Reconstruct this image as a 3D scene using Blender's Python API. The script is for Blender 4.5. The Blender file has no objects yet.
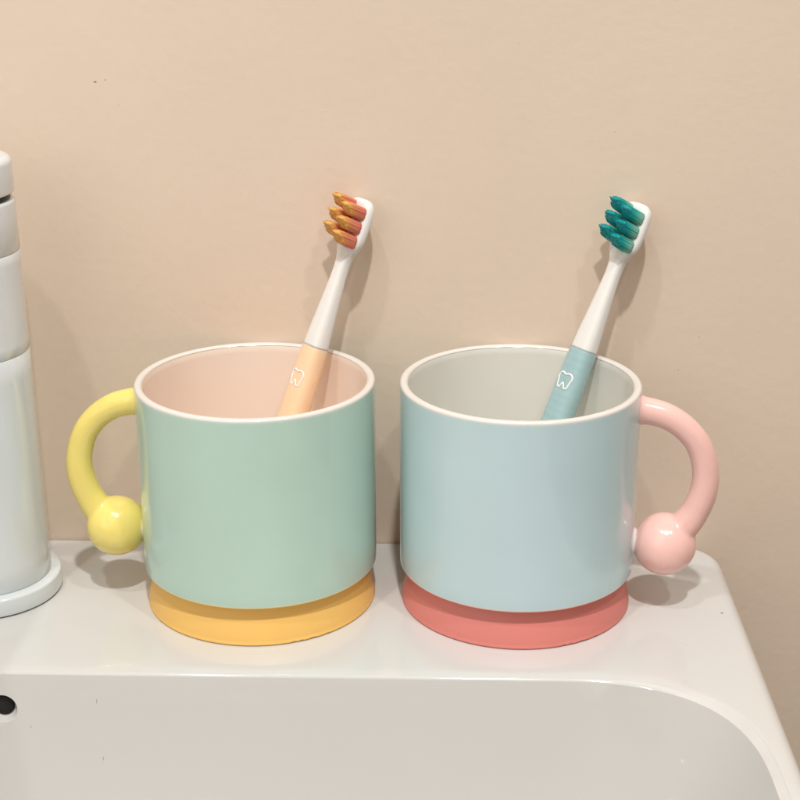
import bpy, bmesh, math, random
from math import sin, cos, pi, radians, sqrt, atan2
from mathutils import Vector, Matrix, noise
random.seed(7)
S = 0.01                                   # everything below is written in centimetres
scene = bpy.context.scene
COL = scene.collection

# ------------------------------------------------------------------ helpers
def link(name, verts, faces, mat, parent=None, smooth=True, cols=None):
    me = bpy.data.meshes.new(name)
    me.from_pydata([(v[0]*S, v[1]*S, v[2]*S) for v in verts], [], faces)
    me.validate()
    if smooth:
        me.polygons.foreach_set('use_smooth', [True]*len(me.polygons))
    if cols is not None:
        a = me.attributes.new('along', 'FLOAT', 'POINT')
        a.data.foreach_set('value', cols)
    me.materials.append(mat)
    bm = bmesh.new(); bm.from_mesh(me)
    bmesh.ops.recalc_face_normals(bm, faces=bm.faces)
    bm.to_mesh(me); bm.free()
    o = bpy.data.objects.new(name, me); COL.objects.link(o)
    if parent: o.parent = parent
    return o

def thing(name, label, cat, loc=(0, 0, 0), group=None):
    o = bpy.data.objects.new(name, None); COL.objects.link(o)
    o.location = Vector(loc)*S
    o.empty_display_size = .01
    o['label'] = label; o['category'] = cat
    if group: o['group'] = group
    return o

def catmull(pts, n):
    out = []
    P = [pts[0]] + list(pts) + [pts[-1]]
    for i in range(1, len(P)-2):
        p0, p1, p2, p3 = P[i-1], P[i], P[i+1], P[i+2]
        for k in range(n):
            t = k/n
            out.append(tuple(.5*((2*b)+(-a+c)*t+(2*a-5*b+4*c-d)*t*t+(-a+3*b-3*c+d)*t**3)
                             for a, b, c, d in zip(p0, p1, p2, p3)))
    out.append(tuple(pts[-1]))
    return out

def lathe(prof, n=160, cx=0, cy=0):
    """prof: list of (r, z); r=0 ends are closed."""
    V, F, rings = [], [], []
    for r, z in prof:
        if r < 1e-5:
            rings.append([len(V)]); V.append((cx, cy, z))
        else:
            rings.append(list(range(len(V), len(V)+n)))
            V += [(cx+r*cos(2*pi*k/n), cy+r*sin(2*pi*k/n), z) for k in range(n)]
    for A, B in zip(rings, rings[1:]):
        for k in range(n):
            k2 = (k+1) % n
            if len(A) == 1 and len(B) == 1: continue
            if len(A) == 1: F.append((A[0], B[k], B[k2]))
            elif len(B) == 1: F.append((A[k], A[k2], B[0]))
            else: F.append((A[k], A[k2], B[k2], B[k]))
    return V, F

def arc(cx, cz, r, a0, a1, n):
    return [(cx+r*cos(radians(a0+(a1-a0)*i/n)), cz+r*sin(radians(a0+(a1-a0)*i/n))) for i in range(n+1)]

def tube(path, radii, n=32, cap=True):
    V, F = [], []
    N = len(path); P = [Vector(p) for p in path]
    up = None
    for i in range(N):
        t = (P[min(i+1, N-1)]-P[max(i-1, 0)]).normalized()
        if up is None:
            up = Vector((0, 1, 0)) if abs(t.y) < .9 else Vector((1, 0, 0))
        b = t.cross(up).normalized(); up = b.cross(t).normalized()
        r = radii[i] if isinstance(radii, (list, tuple)) else radii
        for k in range(n):
            a = 2*pi*k/n
            V.append(tuple(P[i]+up*(r*cos(a))+b*(r*sin(a))))
    for i in range(N-1):
        for k in range(n):
            F.append((i*n+k, i*n+(k+1) % n, (i+1)*n+(k+1) % n, (i+1)*n+k))
    if cap:
        F.append(tuple(range(n))); F.append(tuple(range((N-1)*n, N*n)))
    return V, F

# ------------------------------------------------------------------ materials
def lin(c):
    return tuple((x/12.92 if x <= .04045 else ((x+.055)/1.055)**2.4) for x in c)

def new_mat(name):
    m = bpy.data.materials.new(name); m.use_nodes = True
    nt = m.node_tree; b = nt.nodes['Principled BSDF']
    return m, nt, b

def N(nt, kind, **kw):
    n = nt.nodes.new(kind)
    for k, v in kw.items(): setattr(n, k, v)
    return n

def mottled(nt, b, col, amt=.04, scale=60, rough=.3, bump=.0, bscale=400, col_in=None, coord='Object'):
    """base colour with a little slow variation plus a fine relief"""
    L = nt.links.new
    tc = N(nt, 'ShaderNodeTexCoord')
    nz = N(nt, 'ShaderNodeTexNoise'); nz.inputs['Scale'].default_value = scale; nz.inputs['Detail'].default_value = 4
    L(tc.outputs[coord], nz.inputs['Vector'])
    mr = N(nt, 'ShaderNodeMapRange'); mr.inputs['From Min'].default_value = .3; mr.inputs['From Max'].default_value = .7
    mr.inputs['To Min'].default_value = 1-amt; mr.inputs['To Max'].default_value = 1+amt
    L(nz.outputs['Fac'], mr.inputs['Value'])
    mx = N(nt, 'ShaderNodeVectorMath', operation='SCALE')
    if col_in is None:
        mx.inputs[0].default_value = col
    else:
        L(col_in, mx.inputs[0])
    L(mr.outputs[0], mx.inputs['Scale'])
    L(mx.outputs[0], b.inputs['Base Color'])
    r2 = N(nt, 'ShaderNodeMapRange'); r2.inputs['From Min'].default_value = .3; r2.inputs['From Max'].default_value = .7
    r2.inputs['To Min'].default_value = rough*.85; r2.inputs['To Max'].default_value = rough*1.15
    n2 = N(nt, 'ShaderNodeTexNoise'); n2.inputs['Scale'].default_value = scale*2.3; n2.inputs['Detail'].default_value = 3
    L(tc.outputs[coord], n2.inputs['Vector']); L(n2.outputs['Fac'], r2.inputs['Value']); L(r2.outputs[0], b.inputs['Roughness'])
    if bump:
        n3 = N(nt, 'ShaderNodeTexNoise'); n3.inputs['Scale'].default_value = bscale; n3.inputs['Detail'].default_value = 3
        L(tc.outputs[coord], n3.inputs['Vector'])
        bp = N(nt, 'ShaderNodeBump'); bp.inputs['Strength'].default_value = bump; bp.inputs['Distance'].default_value = .0002
        L(n3.outputs['Fac'], bp.inputs['Height']); L(bp.outputs[0], b.inputs['Normal'])
    return tc

def simple(name, rgb, rough=.3, amt=.03, scale=60, bump=.0, bscale=400, sss=0, coat=0, spec=.5):
    m, nt, b = new_mat(name)
    mottled(nt, b, lin(rgb), amt, scale, rough, bump, bscale)
    b.inputs['Specular IOR Level'].default_value = spec
    if sss:
        b.inputs['Subsurface Weight'].default_value = sss
        b.inputs['Subsurface Radius'].default_value = (.004, .0025, .0015)
        b.inputs['Subsurface Scale'].default_value = 1
    if coat:
        b.inputs['Coat Weight'].default_value = coat; b.inputs['Coat Roughness'].default_value = .12
    return m

def spots(nt, base_out, tc, pts, dark):
    """small specks of dirt at given places (object coords, cm): (x, y, z, rx, rz, strength)"""
    L = nt.links.new; cur = base_out
    for (x, y, z, sx, sy, sz, st) in pts:
        d = N(nt, 'ShaderNodeVectorMath', operation='SUBTRACT'); d.inputs[1].default_value = (x*S, y*S, z*S)
        L(tc.outputs['Object'], d.inputs[0])
        s = N(nt, 'ShaderNodeVectorMath', operation='MULTIPLY'); s.inputs[1].default_value = (1/(sx*S), 1/(sy*S), 1/(sz*S))
        L(d.outputs[0], s.inputs[0])
        l = N(nt, 'ShaderNodeVectorMath', operation='LENGTH'); L(s.outputs[0], l.inputs[0])
        mr = N(nt, 'ShaderNodeMapRange'); mr.inputs['From Min'].default_value = .5; mr.inputs['From Max'].default_value = 1.1
        mr.inputs['To Min'].default_value = st; mr.inputs['To Max'].default_value = 0
        L(l.outputs['Value'], mr.inputs['Value'])
        mx = N(nt, 'ShaderNodeMix', data_type='RGBA')
        L(mr.outputs[0], mx.inputs['Factor']); L(cur, mx.inputs['A']); mx.inputs['B'].default_value = (*lin(dark), 1)
        cur = mx.outputs['Result']
    return cur

# wall: smooth beige paint with a faint roller texture and a few specks
def wall_material():
    m, nt, b = new_mat('beige_wall_paint')
    tc = mottled(nt, b, lin(WALL), .028, 7, .42, .55, 260)
    src = b.inputs['Base Color'].links[0].from_socket
    pts = [(-12.38, 0, 17.93, .07, 9, .035, .8), (-12.02, 0, 18.0, .03, 9, .03, .8), (-11.6, 0, 17.1, .03, 9, .03, .3),
           (8.9, 0, 7.3, .03, 9, .03, .5), (9.6, 0, 8.6, .05, 9, .02, .35), (-4.2, 0, 16.9, .05, 9, .02, .25),
           (2.6, 0, 19.3, .03, 9, .02, .3), (6.1, 0, 16.2, .03, 9, .03, .25), (-9.4, 0, 11.2, .03, 9, .03, .25)]
    out = spots(nt, src, tc, pts, (.45, .36, .28))
    nt.links.new(out, b.inputs['Base Color'])
    b.inputs['Specular IOR Level'].default_value = .35
    # slow unevenness of the plaster under the roller texture
    L = nt.links.new
    nz = N(nt, 'ShaderNodeTexNoise'); nz.inputs['Scale'].default_value = 38; nz.inputs['Detail'].default_value = 2
    L(tc.outputs['Object'], nz.inputs['Vector'])
    bp2 = N(nt, 'ShaderNodeBump'); bp2.inputs['Strength'].default_value = .25; bp2.inputs['Distance'].default_value = .0008
    L(nz.outputs['Fac'], bp2.inputs['Height'])
    first = b.inputs['Normal'].links[0].from_node
    L(bp2.outputs[0], first.inputs['Normal'])
    return m

def sink_material():
    m, nt, b = new_mat('white_sink_ceramic')
    tc = mottled(nt, b, lin(SINK), .012, 14, .085, .05, 60)
    src = b.inputs['Base Color'].links[0].from_socket
    pts = [(10.1, 47.74, 0, .06, .06, .3, .8), (-11.41, 42.75, -1.06, .022, .5, .12, .6), (-13.67, 42.75, -2.02, .06, .5, .02, .5),
           (-11.29, 42.7, -3.15, .022, .5, .09, .5), (8.5, 45.4, 0, .04, .04, .3, .25), (-2.6, 45.1, 0, .03, .03, .3, .25),
           (4.2, 42.6, -2.1, .03, .4, .03, .3)]
    out = spots(nt, src, tc, pts, (.38, .33, .28))
    nt.links.new(out, b.inputs['Base Color'])
    b.inputs['Coat Weight'].default_value = .5; b.inputs['Coat Roughness'].default_value = .03
    return m

def glaze_material(name, rgb, rim_rgb, foot_rgb):
    """coloured glaze that thins to white at the lip and to a pale line at the foot"""
    m, nt, b = new_mat(name); L = nt.links.new
    tc = N(nt, 'ShaderNodeTexCoord'); sp = N(nt, 'ShaderNodeSeparateXYZ'); L(tc.outputs['Object'], sp.inputs[0])
    nz = N(nt, 'ShaderNodeTexNoise'); nz.inputs['Scale'].default_value = 90; nz.inputs['Detail'].default_value = 2
    L(tc.outputs['Object'], nz.inputs['Vector'])
    ma = N(nt, 'ShaderNodeMath', operation='MULTIPLY_ADD'); ma.inputs[1].default_value = .0007
    L(nz.outputs['Fac'], ma.inputs[0]); L(sp.outputs['Z'], ma.inputs[2])
    r1 = N(nt, 'ShaderNodeMapRange', interpolation_type='SMOOTHSTEP')
    r1.inputs['From Min'].default_value = .0815; r1.inputs['From Max'].default_value = .0832
    L(ma.outputs[0], r1.inputs['Value'])
    r2 = N(nt, 'ShaderNodeMapRange', interpolation_type='SMOOTHSTEP')
    r2.inputs['From Min'].default_value = .0158; r2.inputs['From Max'].default_value = .0152
    L(ma.outputs[0], r2.inputs['Value'])
    m1 = N(nt, 'ShaderNodeMix', data_type='RGBA'); m1.inputs['A'].default_value = (*lin(rgb), 1); m1.inputs['B'].default_value = (*lin(rim_rgb), 1)
    L(r1.outputs[0], m1.inputs['Factor'])
    m2 = N(nt, 'ShaderNodeMix', data_type='RGBA'); L(m1.outputs['Result'], m2.inputs['A']); m2.inputs['B'].default_value = (*lin(foot_rgb), 1)
    L(r2.outputs[0], m2.inputs['Factor'])
    mottled(nt, b, None, .028, 28, .18, .12, 80, col_in=m2.outputs['Result'])
    b.inputs['Coat Weight'].default_value = .4; b.inputs['Coat Roughness'].default_value = .08
    return m

def bristle_material(name, stops):
    m, nt, b = new_mat(name); L = nt.links.new
    at = N(nt, 'ShaderNodeAttribute', attribute_name='along')
    cr = N(nt, 'ShaderNodeValToRGB'); e = cr.color_ramp.elements
    while len(e) < len(stops): e.new(.5)
    for k, (p, c) in enumerate(stops):
        e[k].position = p; e[k].color = (*lin(c), 1)
    L(at.outputs['Fac'], cr.inputs['Fac']); L(cr.outputs[0], b.inputs['Base Color'])
    b.inputs['Roughness'].default_value = .35
    b.inputs['Transmission Weight'].default_value = 0
    tr = N(nt, 'ShaderNodeBsdfTranslucent'); L(cr.outputs[0], tr.inputs['Color'])
    mx = N(nt, 'ShaderNodeMixShader'); mx.inputs[0].default_value = .35
    L(b.outputs[0], mx.inputs[1]); L(tr.outputs[0], mx.inputs[2])
    L(mx.outputs[0], nt.nodes['Material Output'].inputs['Surface'])
    return m

def grip_material(name, rgb, ribs=.0):
    m, nt, b = new_mat(name); L = nt.links.new
    mottled(nt, b, lin(rgb), .03, 120, .32)
    at = N(nt, 'ShaderNodeAttribute', attribute_name='along')
    mu = N(nt, 'ShaderNodeMath', operation='MULTIPLY'); mu.inputs[1].default_value = 2*pi/.28
    L(at.outputs['Fac'], mu.inputs[0])
    si = N(nt, 'ShaderNodeMath', operation='SINE'); L(mu.outputs[0], si.inputs[0])
    bp = N(nt, 'ShaderNodeBump'); bp.inputs['Strength'].default_value = ribs; bp.inputs['Distance'].default_value = .0003
    L(si.outputs[0], bp.inputs['Height']); L(bp.outputs[0], b.inputs['Normal'])
    b.inputs['Subsurface Weight'].default_value = .5
    b.inputs['Subsurface Radius'].default_value = (.004, .003, .002)
    b.inputs['Subsurface Scale'].default_value = 1
    return m

WALL = (.895, .82, .745)
SINK = (.812, .806, .796)

# ------------------------------------------------------------------ setting
WY = 53.25
wall = link('wall', [(-140, 0, -80), (140, 0, -80), (140, 0, 160), (-140, 0, 160),
                     (-140, 10, -80), (140, 10, -80), (140, 10, 160), (-140, 10, 160)],
            [(0, 1, 2, 3), (7, 6, 5, 4), (0, 4, 5, 1), (1, 5, 6, 2), (2, 6, 7, 3), (3, 7, 4, 0)], wall_material(), smooth=False)
wall.location = (0, WY*S, 0)
wall['kind'] = 'structure'

# ------------------------------------------------------------------ sink
def rrect(x0, x1, y0, y1, r, z, ex=2.0, side=24, corner=28):
    """closed loop, same vertex count whatever the size; corners are superellipse quarters"""
    pts = []
    C = [(x1-r, y1-r, 0), (x0+r, y1-r, 90), (x0+r, y0+r, 180), (x1-r, y0+r, 270)]
    for i, (cx, cy, a0) in enumerate(C):
        q = []
        for k in range(corner+1):
            a = radians(90*k/corner)
            c, s = max(cos(a), 0)**(2/ex), max(sin(a), 0)**(2/ex)
            A = radians(a0)
            q.append((cx+r*(c*cos(A)-s*sin(A)), cy+r*(c*sin(A)+s*cos(A)), z))
        pts += q
        nx = C[(i+1) % 4]; A2 = radians(nx[2]); p2 = (nx[0]+r*cos(A2), nx[1]+r*sin(A2))
        p1 = q[-1]
        for k in range(1, side):
            t = k/side
            pts.append((p1[0]+(p2[0]-p1[0])*t, p1[1]+(p2[1]-p1[1])*t, z))
    return pts

sink = thing('sink', 'glossy white ceramic sink with rounded basin, both cups standing on its back ledge', 'sink')
def build_sink():
    X0, X1, Y0, Y1 = -42.1, 10.86, 5.2, WY-.03
    IX0, IX1, IY0, IY1 = -41.0, 9.8, 9.0, 42.87
    loops = []
    ro = .5
    loops.append(rrect(X0+2, X1-2, Y0+2, Y1-.01, 1.2, -16))
    loops.append(rrect(X0+.9, X1-.9, Y0+.9, Y1-.01, 1.4, -13))
    loops.append(rrect(X0+.15, X1-.15, Y0+.15, Y1-.005, 1.6, -4))
    loops.append(rrect(X0, X1, Y0, Y1, 1.35, -1.2))
    for k in range(0, 9):                                   # outer rounded edge; tight against the wall at the back
        a = radians(90*k/8); d = ro*(1-cos(a)); dz = -ro*(1-sin(a))
        loops.append(rrect(X0+d, X1-d, Y0+d, Y1-d*.12, max(1.35-d*.5, .7), dz*1.0))
    loops.append(rrect(X0+ro+.1, X1-ro-.1, Y0+ro+.3, Y1-.3, 1.4, 0))
    loops.append(rrect(IX0-.82, IX1+.42, IY0-.9, IY1+.9, 6.3, 0, 2.7))
    ri = .12
    for d, dz in ((.42, 0), (.30, -.004), (.2, -.012), (.1, -.026), (.04, -.038)):
        loops.append(rrect(IX0-.3-d, IX1+.3+d*.25, IY0-.3-d, IY1+.3+d, 6.0+d, dz, 2.7))
    for k in range(1, 9):                                   # rounded lip into the basin
        a = radians(78*k/8)
        loops.append(rrect(IX0+ri*(sin(a))-.3, IX1-ri*3.2*(1-cos(a*.9))*1.0+.3, IY0+ri*sin(a)-.3, IY1-ri*sin(a)+.3, 6.0, -.042-ri*(1-cos(a)), 2.7))
    z, ins = -.042-ri*(1-cos(radians(78))), ri*sin(radians(78))-.3
    for dz, di, r in ((1, .08, 6.0), (2, .17, 6.0), (3.5, .32, 6.1), (5, .5, 6.3), (7, .85, 6.6), (8.8, 1.4, 7.2), (10.2, 2.5, 8.0), (11, 4.0, 8.5),
                      (11.5, 6.5, 8), (11.8, 10, 5), (11.9, 14, 1.5)):
        loops.append(rrect(IX0+ins+di, IX1-ins-.17-min(di*3, di+.5), IY0+ins+di, IY1-ins-di, r, z-dz, 2.6))
    V, F = [], []
    n = len(loops[0])
    for lp in loops: V += lp
    for i in range(len(loops)-1):
        for k in range(n):
            k2 = (k+1) % n
            F.append((i*n+k, i*n+k2, (i+1)*n+k2, (i+1)*n+k))
    F.append(tuple(range((len(loops)-1)*n, len(loops)*n)))
    return V, F
V, F = build_sink()
basin = link('ceramic_basin', V, F, sink_material(), sink)
# overflow hole: a countersunk opening in the back wall of the basin
OX, OY, OZ = -14.60, 42.93, -1.36
def cone_mesh(r0, r1, d, n=48, y0=-.14):
    # axis along +y, wide end first
    V, F = lathe([(0, 0), (r0, 0), (r1, d), (r1, d+1.2), (0, d+1.2)], n)
    return [(OX+x, OY+y0+z, OZ+y) for x, y, z in V], F
V, F = cone_mesh(.60, .35, .42)
cut = link('overflow_cutter', V, F, bpy.data.materials['white_sink_ceramic'])
md = basin.modifiers.new('hole', 'BOOLEAN'); md.object = cut; md.operation = 'DIFFERENCE'; md.solver = 'EXACT'
bpy.context.view_layer.update()
dg = bpy.context.evaluated_depsgraph_get()
nm = bpy.data.meshes.new_from_object(basin.evaluated_get(dg))
basin.modifiers.clear(); basin.data = nm
bpy.data.objects.remove(cut)
for p in nm.polygons: p.use_smooth = True
nm.set_sharp_from_angle(angle=radians(24))
V, F = lathe([(0, .0), (.342, .0), (.342, .9), (.33, .9), (.33, .1), (0, .1)], 40)
black = simple('overflow_dark', (.035, .033, .032), .7)
link('overflow_hole', [(OX+x, OY+.20+z, OZ+y) for x, y, z in V], F, black, sink)

# ------------------------------------------------------------------ faucet
FX, FY = -16.62, 49.03
faucet = thing('faucet', 'tall white cylindrical basin faucet at the left edge with a round base ring', 'faucet', (FX, FY, 0))
fm = simple('white_faucet_enamel', (.865, .885, .895), .14, .01, 30, .03, 80, coat=.5)
fdark = simple('faucet_gap_rubber', (.03, .03, .035), .4)
V, F = lathe([(0, .03), (2.54, .03), (2.60, .06), (2.62, .12), (2.62, .4)] + arc(2.52, .62, .1, 0, 90, 6) + [(2.4, .735), (2.2, .74), (0, .74)], 160)
link('base_ring', V, F, fm, faucet)
V, F = lathe([(2.3, .001), (2.56, .001), (2.57, .028), (2.3, .028)], 96)
link('sealing_gasket', V, F, simple('grey_gasket', (.35, .34, .33), .6), faucet)
def rb(z): return 2.26-.0075*z
def seg(z0, z1, e=.018):
    return ([(0, z0), (rb(z0)-e, z0)] + [(rb(z0), z0+e)] + [(rb(z0+(z1-z0)*k/10), z0+(z1-z0)*k/10) for k in range(1, 10)]
            + [(rb(z1), z1-e), (rb(z1)-e, z1), (0, z1)])
V, F = lathe(seg(.75, 9.285), 128); link('body', V, F, fm, faucet)
V, F = lathe(seg(9.30, 12.835), 128); link('spout_collar', V, F, fm, faucet)
V, F = lathe([(0, 12.85), (rb(12.85)-.018, 12.85), (rb(12.9), 12.868), (rb(14), 14)] + arc(rb(14.5)-.12, 14.48, .12, 0, 90, 6) + [(0, 14.6)], 128)
link('upper_collar', V, F, fm, faucet)
V, F = lathe([(0, 12.6), (2.0, 12.6), (2.0, 14.95), (0, 14.95)], 96); link('cartridge_ring', V, F, fdark, faucet)
V, F = lathe([(0, 14.80), (2.06, 14.80), (2.14, 14.83), (2.16, 14.9), (2.15, 15.5)] + arc(1.91, 15.79, .24, 0, 90, 8) + [(1.2, 16.05), (0, 16.06)], 128)
cap = link('handle_cap', V, F, fm, faucet)
V, F = tube([(-1.0, 0, 15.8), (-2.4, 0, 16.0), (-4.4, 0, 16.4), (-4.9, 0, 16.5)], [.3, .36, .4, .25], 24)
link('lever', V, F, fm, cap)
path = catmull([(0, -1.6, 11.1), (0, -5, 11.3), (0, -9, 11.0), (0, -11.2, 10.4), (0, -12.0, 9.4), (0, -12.1, 8.6)], 8)
V, F = tube(path, .95, 48); spout = link('spout', V, F, fm, faucet)
V, F = lathe([(0, 8.4), (.7, 8.4), (.72, 8.62), (0, 8.62)], 48, 0, -12.1); link('aerator', V, F, fdark, spout)

# ------------------------------------------------------------------ mugs
RM, HM = 4.2, 8.31
HP = [(4.04, 7.42), (4.5, 7.38), (5.05, 7.22), (5.6, 6.84), (6.05, 6.28), (6.32, 5.55), (6.38, 4.8), (6.22, 4.05), (5.88, 3.35), (5.4, 2.75)]
def make_mug(label, loc, side, tilt, body_rgb, foot_rgb, lin_rgb, handle_rgb, base_rgb, tag):
    t = thing('mug', label, 'mug', loc, 'ceramic mugs with ball handles on the sink ledge')
    gm = glaze_material(tag+'_glaze', body_rgb, (.88, .855, .83), foot_rgb)
    # outer shell with lip
    prof = [(3.6, 1.44), (4.02, 1.44)] + arc(4.125, 1.515, .075, -90, 0, 6) + [(RM, 2+i*.5) for i in range(0, 13)] + [(RM, 8.1)] \
        + arc(RM-.11, HM-.11, .11, 0, 90, 7) + arc(RM-.17, HM-.13, .13, 90, 150, 5)
    V, F = lathe(prof, 200); link('body', V, F, gm, t)
    lm = simple(tag+'_lining_glaze', lin_rgb, .2, .01, 40, .08, 80, coat=.3)
    ir = RM-.30
    prof = [(RM-.27, HM-.075), (ir+.012, HM-.13), (ir, HM-.3)] + [(ir-.01*k/6, 8-k) for k in range(0, 6)] + [(ir-.02, 2.7)] \
        + arc(ir-.62, 2.6, .6, 0, -90, 8) + [(2, 1.98), (0, 1.96)]
    V, F = lathe(prof, 200); link('lining', V, F, lm, t)
    # suction foot
    bmt = simple(tag+'_silicone', base_rgb, .42, .02, 50, .12, 500, spec=.35)
    prof = [(0, 1.6), (3.5, 1.6), (3.72, 1.45), (3.80, 1.3), (3.89, 1.0), (3.99, .7), (4.06, .4), (4.11, .2), (4.115, .11), (4.14, .075), (4.14, .03),
            (4.09, .02), (4.07, .008), (3.5, .008), (0, .006)]
    V, F = lathe(prof, 200)
    # small moulding nicks on the lip, front right
    V2 = []
    for (x, y, z) in V:
        r = sqrt(x*x+y*y)
        if r > 4.12:
            a = math.degrees(atan2(y, x))
            for a0 in (-68, -64.5, -60, -57, -51):
                d = abs(a-a0)
                if d < 1.3: z += .05*(1-d/1.3)
        V2.append((x, y, z))
    link('suction_base', V2, F, bmt, t)
    # handle: arch, ball and the small neck that joins it to the cup
    hm = simple(tag+'_handle_glaze', handle_rgb, .2, .04, 70, .1, 90, coat=.3)
    ct, st = cos(radians(tilt)), sin(radians(tilt))
    def loc3(r, z): return (side*r*ct, -r*st, z+(.03 if side > 0 else 0))
    path = [loc3(r, z) for r, z in catmull([(r0+(.16 if side > 0 else .04)*min(1, (r0-4.04)/1.9), z0) for r0, z0 in HP], 8)]
    n = len(path)
    rad = [.50-.05*sin(pi*min(1, i/(n*.75))) + (.10*max(0, (i-n*.8)/(n*.2)))+(.10*max(0, 1-i/5)) for i in range(n)]
    V, F = tube(path, rad, 40); arch = link('handle', V, F, hm, t)
    c = Vector(loc3(5.23 if side < 0 else 5.28, 2.60 if side < 0 else 2.42)); R = 1.09 if side < 0 else 1.12
    V, F = lathe([(0, -R)] + [(R*cos(radians(a)), R*sin(radians(a))) for a in range(-84, 90, 6)] + [(0, R)], 64)
    ball = link('handle_ball', [(c.x+x, c.y+y, c.z+z) for x, y, z in V], F, hm)
    # arch and ball are one piece of clay: melt them together so that the joint is a soft fillet
    tmp = bmesh.new(); tmp.from_mesh(arch.data); tmp.from_mesh(ball.data); tmp.to_mesh(arch.data); tmp.free()
    bpy.data.objects.remove(ball)
    rm = arch.modifiers.new('melt', 'REMESH'); rm.mode = 'VOXEL'; rm.voxel_size = .05*S; rm.use_smooth_shade = True
    sm = arch.modifiers.new('soften', 'SMOOTH'); sm.iterations = 14; sm.factor = .5
    bpy.context.view_layer.update()
    done = bpy.data.meshes.new_from_object(arch.evaluated_get(bpy.context.evaluated_depsgraph_get()))
    arch.modifiers.clear(); arch.data = done
    for p_ in done.polygons: p_.use_smooth = True
    wm = bpy.data.materials.get('handle_joint_glaze') or simple('handle_joint_glaze', (.90, .89, .88), .12, .01, coat=.6)
    p = [loc3(r, c.z) for r in (4.05, 4.2, 4.3, 4.42, 4.6)]
    V, F = tube(p, [.60, .50, .42, .40, .44], 32); link('handle_joint', V, F, wm, arch)
    return t

ML, MR = (-6.51, 49.03, 0), (2.753, 49.03, 0)
make_mug('mint green mug with yellow ball handle, pink inside and yellow base, holding the orange toothbrush', ML, -1, 0,
         (.725, .835, .785), (.90, .86, .62), (.94, .88, .83), (.94, .86, .48), (.955, .765, .43), 'mint')
make_mug('pale blue mug with pink ball handle and coral red base, holding the teal toothbrush', MR, 1, 8,
         (.755, .845, .865), (.90, .80, .74), (.89, .88, .85), (.965, .775, .74), (.865, .52, .485), 'blue')

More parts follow.
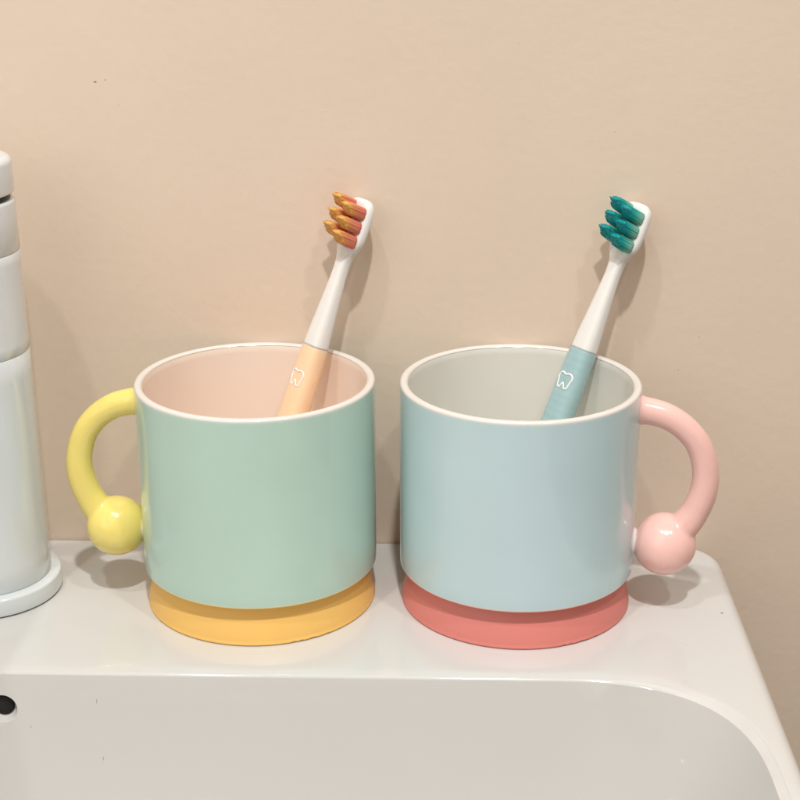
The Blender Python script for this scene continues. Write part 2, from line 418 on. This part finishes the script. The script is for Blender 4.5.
# ------------------------------------------------------------------ toothbrushes
def make_brush(label, top, slope_x, slope_y, phi, grip_rgb, stops, ribs, tag):
    """local frame: origin at the handle end, a = up along the handle, n = bristle side, s = across"""
    T = Vector(top); zb = 2.14
    Bt = Vector((T.x+slope_x*(zb-T.z), T.y+slope_y*(zb-T.z), zb))
    a = (T-Bt).normalized(); L = (T-Bt).length
    left = Vector((-1, 0, 0)); left = (left-a*left.dot(a)).normalized()
    front = a.cross(left); front = -front if front.y > 0 else front
    n = left*cos(radians(phi))+front*sin(radians(phi)); s = a.cross(n).normalized()
    t = thing('toothbrush', label, 'toothbrush', tuple(Bt), 'toothbrushes standing in the mugs')
    def W(u, v, w):          # u distance below the head top, v along n, w along s
        return tuple(a*(L-u)+n*v+s*w)
    # u, width, thickness, offset along n
    K = [(0.0, .34, .18, .0), (.03, .68, .32, .0), (.12, 1.0, .44, .0), (.3, 1.24, .50, -.02), (.6, 1.34, .53, -.03), (1.1, 1.35, .54, -.03), (1.6, 1.26, .54, -.02),
         (1.9, 1.0, .50, 0), (2.15, .74, .48, 0), (2.4, .60, .48, 0), (2.8, .57, .50, 0), (3.4, .64, .55, 0), (4.2, .77, .63, .0), (4.9, .89, .71, 0), (5.62, .98, .78, 0)]
    G = [(5.62, .98, .78, 0), (5.67, 1.01, .81, 0), (5.9, 1.04, .83, 0), (7, 1.10, .87, 0), (8.2, 1.14, .90, 0), (9.6, 1.12, .90, 0), (10.8, 1.06, .86, 0),
         (L-.5, 1.0, .82, 0), (L-.12, .9, .72, 0), (L, .5, .4, 0)]
    def loft(K, sub, e, nn=48):
        V, F, col = [], [], []
        P = catmull(K, sub)
        for (u, w, th, off) in P:
            for k in range(nn):
                A = 2*pi*k/nn; c, d = cos(A), sin(A)
                x = math.copysign(abs(c)**(2/e), c)*w/2; y = math.copysign(abs(d)**(2/e), d)*th/2
                V.append(W(u, off+y, x)); col.append(u)
        m = len(P)
        for i in range(m-1):
            for k in range(nn):
                F.append((i*nn+k, i*nn+(k+1) % nn, (i+1)*nn+(k+1) % nn, (i+1)*nn+k))
        F.append(tuple(range(nn))); F.append(tuple(range((m-1)*nn, m*nn)))
        return V, F, col
    wp = bpy.data.materials.get('white_brush_plastic') or simple('white_brush_plastic', (.92, .91, .895), .25, .01, 60, sss=.25)
    V, F, col = loft(K, 6, 2.7); link('neck_and_head', V, F, wp, t, cols=col)
    gm = grip_material(tag+'_grip_rubber', grip_rgb, ribs)
    V, F, col = loft(G, 10, 2.5); grip = link('grip', V, F, gm, t, cols=col)
    # tooth outline on the grip: raised white line
    o = [(-.30, .28), (-.20, .38), (-.08, .36), (0, .31), (.08, .36), (.20, .38), (.30, .28), (.31, .1), (.27, -.08), (.25, -.25), (.22, -.40), (.11, -.43), (.07, -.3),
         (0, -.16), (-.07, -.3), (-.11, -.43), (-.22, -.40), (-.25, -.25), (-.27, -.08), (-.31, .1), (-.30, .28)]
    o = catmull(o, 5)
    def surf(w, u):
        Wd, th = 1.08, .858; q = min(abs(w)/(Wd/2), .999)
        return th/2*(1-q**2.5)**(1/2.5)
    u0 = 6.85; sx, sc = 1.0, .68
    pth = [W(u0-y*sc, surf(x*sx, 0)-.012, x*sx) for x, y in o]
    V, F = tube(pth, .038, 8, cap=False)
    link('tooth_emblem', V, F, bpy.data.materials.get('white_print') or simple('white_print', (.96, .955, .94), .4), grip)
    # bristles: clusters of fine filaments, two columns of three, cut to slanting points
    LB = .82
    bm_ = bristle_material(tag+'_bristles', stops)
    for ci, (w0, du) in enumerate(((.31, .0), (-.31, -.19))):        # near / far column
        for ri in range(3):
            u0 = .55+ri*.525+du; V, F, col = [], [], []
            aw, hw = .47, .57
            # a dense bundle: ridged sides (one ridge per row of filaments), slanting pointed top, ragged at the tips
            nn, nt_ = 56, 9
            jit = [random.uniform(-.05, .05) for _ in range(nn)]
            def length(fu): return LB-.40*max(0, fu+.25)-.50*max(0, -.25-fu)
            def put(q, k, t, fade=0):
                A = 2*pi*k/nn; c, d = cos(A), sin(A)
                rid = 1+(.045 if k % 2 else -.045)
                fu = math.copysign(abs(c)**.55, c)*.5*q*rid; fw = math.copysign(abs(d)**.55, d)*.5*q*rid
                flare = 1-.10*t
                uu = u0+fu*aw*flare-.07*t; ww = w0+fw*hw*flare
                v = .18+length(fu)*t+fade
                V.append(W(uu, v, ww)); col.append(t+jit[k]+random.uniform(-.02, .02))
            for r_ in range(nt_+1):
                for k in range(nn): put(1 if r_ < nt_ else .93, k, r_/nt_, 0 if r_ < nt_-1 else random.uniform(-.03, .02))
            for q in (.75, .5, .25):
                for k in range(nn): put(q, k, 1, random.uniform(-.02, .03))
            m = nt_+4
            for i in range(m-1):
                for k in range(nn):
                    F.append((i*nn+k, i*nn+(k+1) % nn, (i+1)*nn+(k+1) % nn, (i+1)*nn+k))
            F.append(tuple(range(nn))); F.append(tuple(range((m-1)*nn, m*nn)))
            for _ in range(90):                                   # single filaments over the bundle and standing out of its top
                if random.random() < .62:
                    A = random.uniform(0, 2*pi); c, d = cos(A), sin(A)
                    fu = math.copysign(abs(c)**.55, c)*.49; fw = math.copysign(abs(d)**.55, d)*.49
                else:
                    fu, fw = random.uniform(-.45, .45), random.uniform(-.45, .45)
                ln = length(fu)+random.uniform(.0, .055); sp = random.uniform(-.02, .03)
                base = len(V); rr0 = random.uniform(.014, .022); jc = random.uniform(-.07, .07)
                for tt, rs in ((.02, 1), (.5, 1), (.9, .9), (1, .25)):
                    fl = 1-.10*tt+sp*tt
                    cu, cw = u0+fu*aw*fl-.07*tt, w0+fw*hw*fl
                    for k in range(4):
                        A = pi/2*k
                        V.append(W(cu+rr0*rs*cos(A), .18+ln*tt, cw+rr0*rs*sin(A))); col.append(min(1, tt)+jc)
                for q in range(3):
                    for k in range(4):
                        F.append((base+q*4+k, base+q*4+(k+1) % 4, base+(q+1)*4+(k+1) % 4, base+(q+1)*4+k))
            link('bristle_tuft', V, F, bm_, t, cols=col)
    return t

make_brush('toothbrush with peach orange grip and orange bristles leaning in the mint green mug',
           (-2.83, 52.7, 13.88), .336, .24, 42, (1, .845, .70),
           [(.05, (1, .61, .53)), (.52, (1, .64, .50)), (.84, (1, .73, .44)), (1, (1, .82, .48))], .03, 'orange')
make_brush('toothbrush with greyish teal grip and teal bristles leaning in the pale blue mug',
           (7.06, 52.7, 13.76), .372, .24, 42, (.645, .765, .78),
           [(.05, (.68, .90, .84)), (.4, (.48, .86, .80)), (.68, (.20, .80, .77)), (1, (.12, .70, .72))], .08, 'teal')

# ------------------------------------------------------------------ camera
cam = bpy.data.cameras.new('camera'); co = bpy.data.objects.new('camera', cam); COL.objects.link(co)
Fv = Vector((-0.02757277, 0.93968004, -0.34094159)); Rv = Vector((0.99958664, 0.02869656, -0.00174747)); Uv = Vector((-0.00814179, 0.34084884, 0.94008286))
M = Matrix((Rv, Uv, -Fv)).transposed().to_4x4(); M.translation = Vector((0, 0, 25.3215*S)); co.matrix_world = M
cam.sensor_width = 36; cam.lens = 1488.8042/800*36; cam.clip_start = .01; cam.clip_end = 50
scene.camera = co
scene.render.resolution_x = scene.render.resolution_y = 1024

# ------------------------------------------------------------------ light
KA, KB, KC, KD, KW = 16, 4.8, 4.8, 7.8, .37
def lamp(name, d, dist, power, size, rgb=(1, .985, .955)):
    l = bpy.data.lights.new(name, 'AREA'); l.shape = 'DISK'; l.size = size; l.energy = power; l.color = rgb
    o = bpy.data.objects.new(name, l); COL.objects.link(o)
    v = Vector(d).normalized(); o.location = Vector((-2*S, 49*S, 5*S))+v*dist
    o.rotation_euler = (-v).to_track_quat('-Z', 'Y').to_euler()
    return o
lamp('ceiling_lamp', (.06, -.50, 1), 1.7, KA, .065)
lamp('ceiling_lamp', (.36, -.45, 1), 1.7, KB, .065)
lamp('ceiling_lamp', (-.2, -.38, 1), 1.7, KC, .065)
lamp('added_fill', (-.75, -1, .75), 1.8, KD, 1.7, (1, .965, .93))  # added broad soft fill from front left, brightens the wall; no actual fitting

w = bpy.data.worlds.new('World'); scene.world = w; w.use_nodes = True
nt = w.node_tree; bg = nt.nodes['Background']
tc = nt.nodes.new('ShaderNodeTexCoord'); sp = nt.nodes.new('ShaderNodeSeparateXYZ'); nt.links.new(tc.outputs['Generated'], sp.inputs[0])
cr = nt.nodes.new('ShaderNodeValToRGB'); mr = nt.nodes.new('ShaderNodeMapRange')
mr.inputs['From Min'].default_value = -1; nt.links.new(sp.outputs['Z'], mr.inputs['Value']); nt.links.new(mr.outputs[0], cr.inputs[0])
cr.color_ramp.elements[0].color = (.34, .27, .19, 1); cr.color_ramp.elements[1].color = (1, .93, .84, 1)
e = cr.color_ramp.elements.new(.5); e.color = (.62, .54, .44, 1)
nt.links.new(cr.outputs[0], bg.inputs['Color']); bg.inputs['Strength'].default_value = KW

scene.view_settings.view_transform = 'Standard'; scene.view_settings.look = 'None'
scene.view_settings.exposure = 0; scene.view_settings.gamma = 1
scene.cycles.max_bounces = 10; scene.cycles.diffuse_bounces = 5
scene.cycles.use_denoising = True
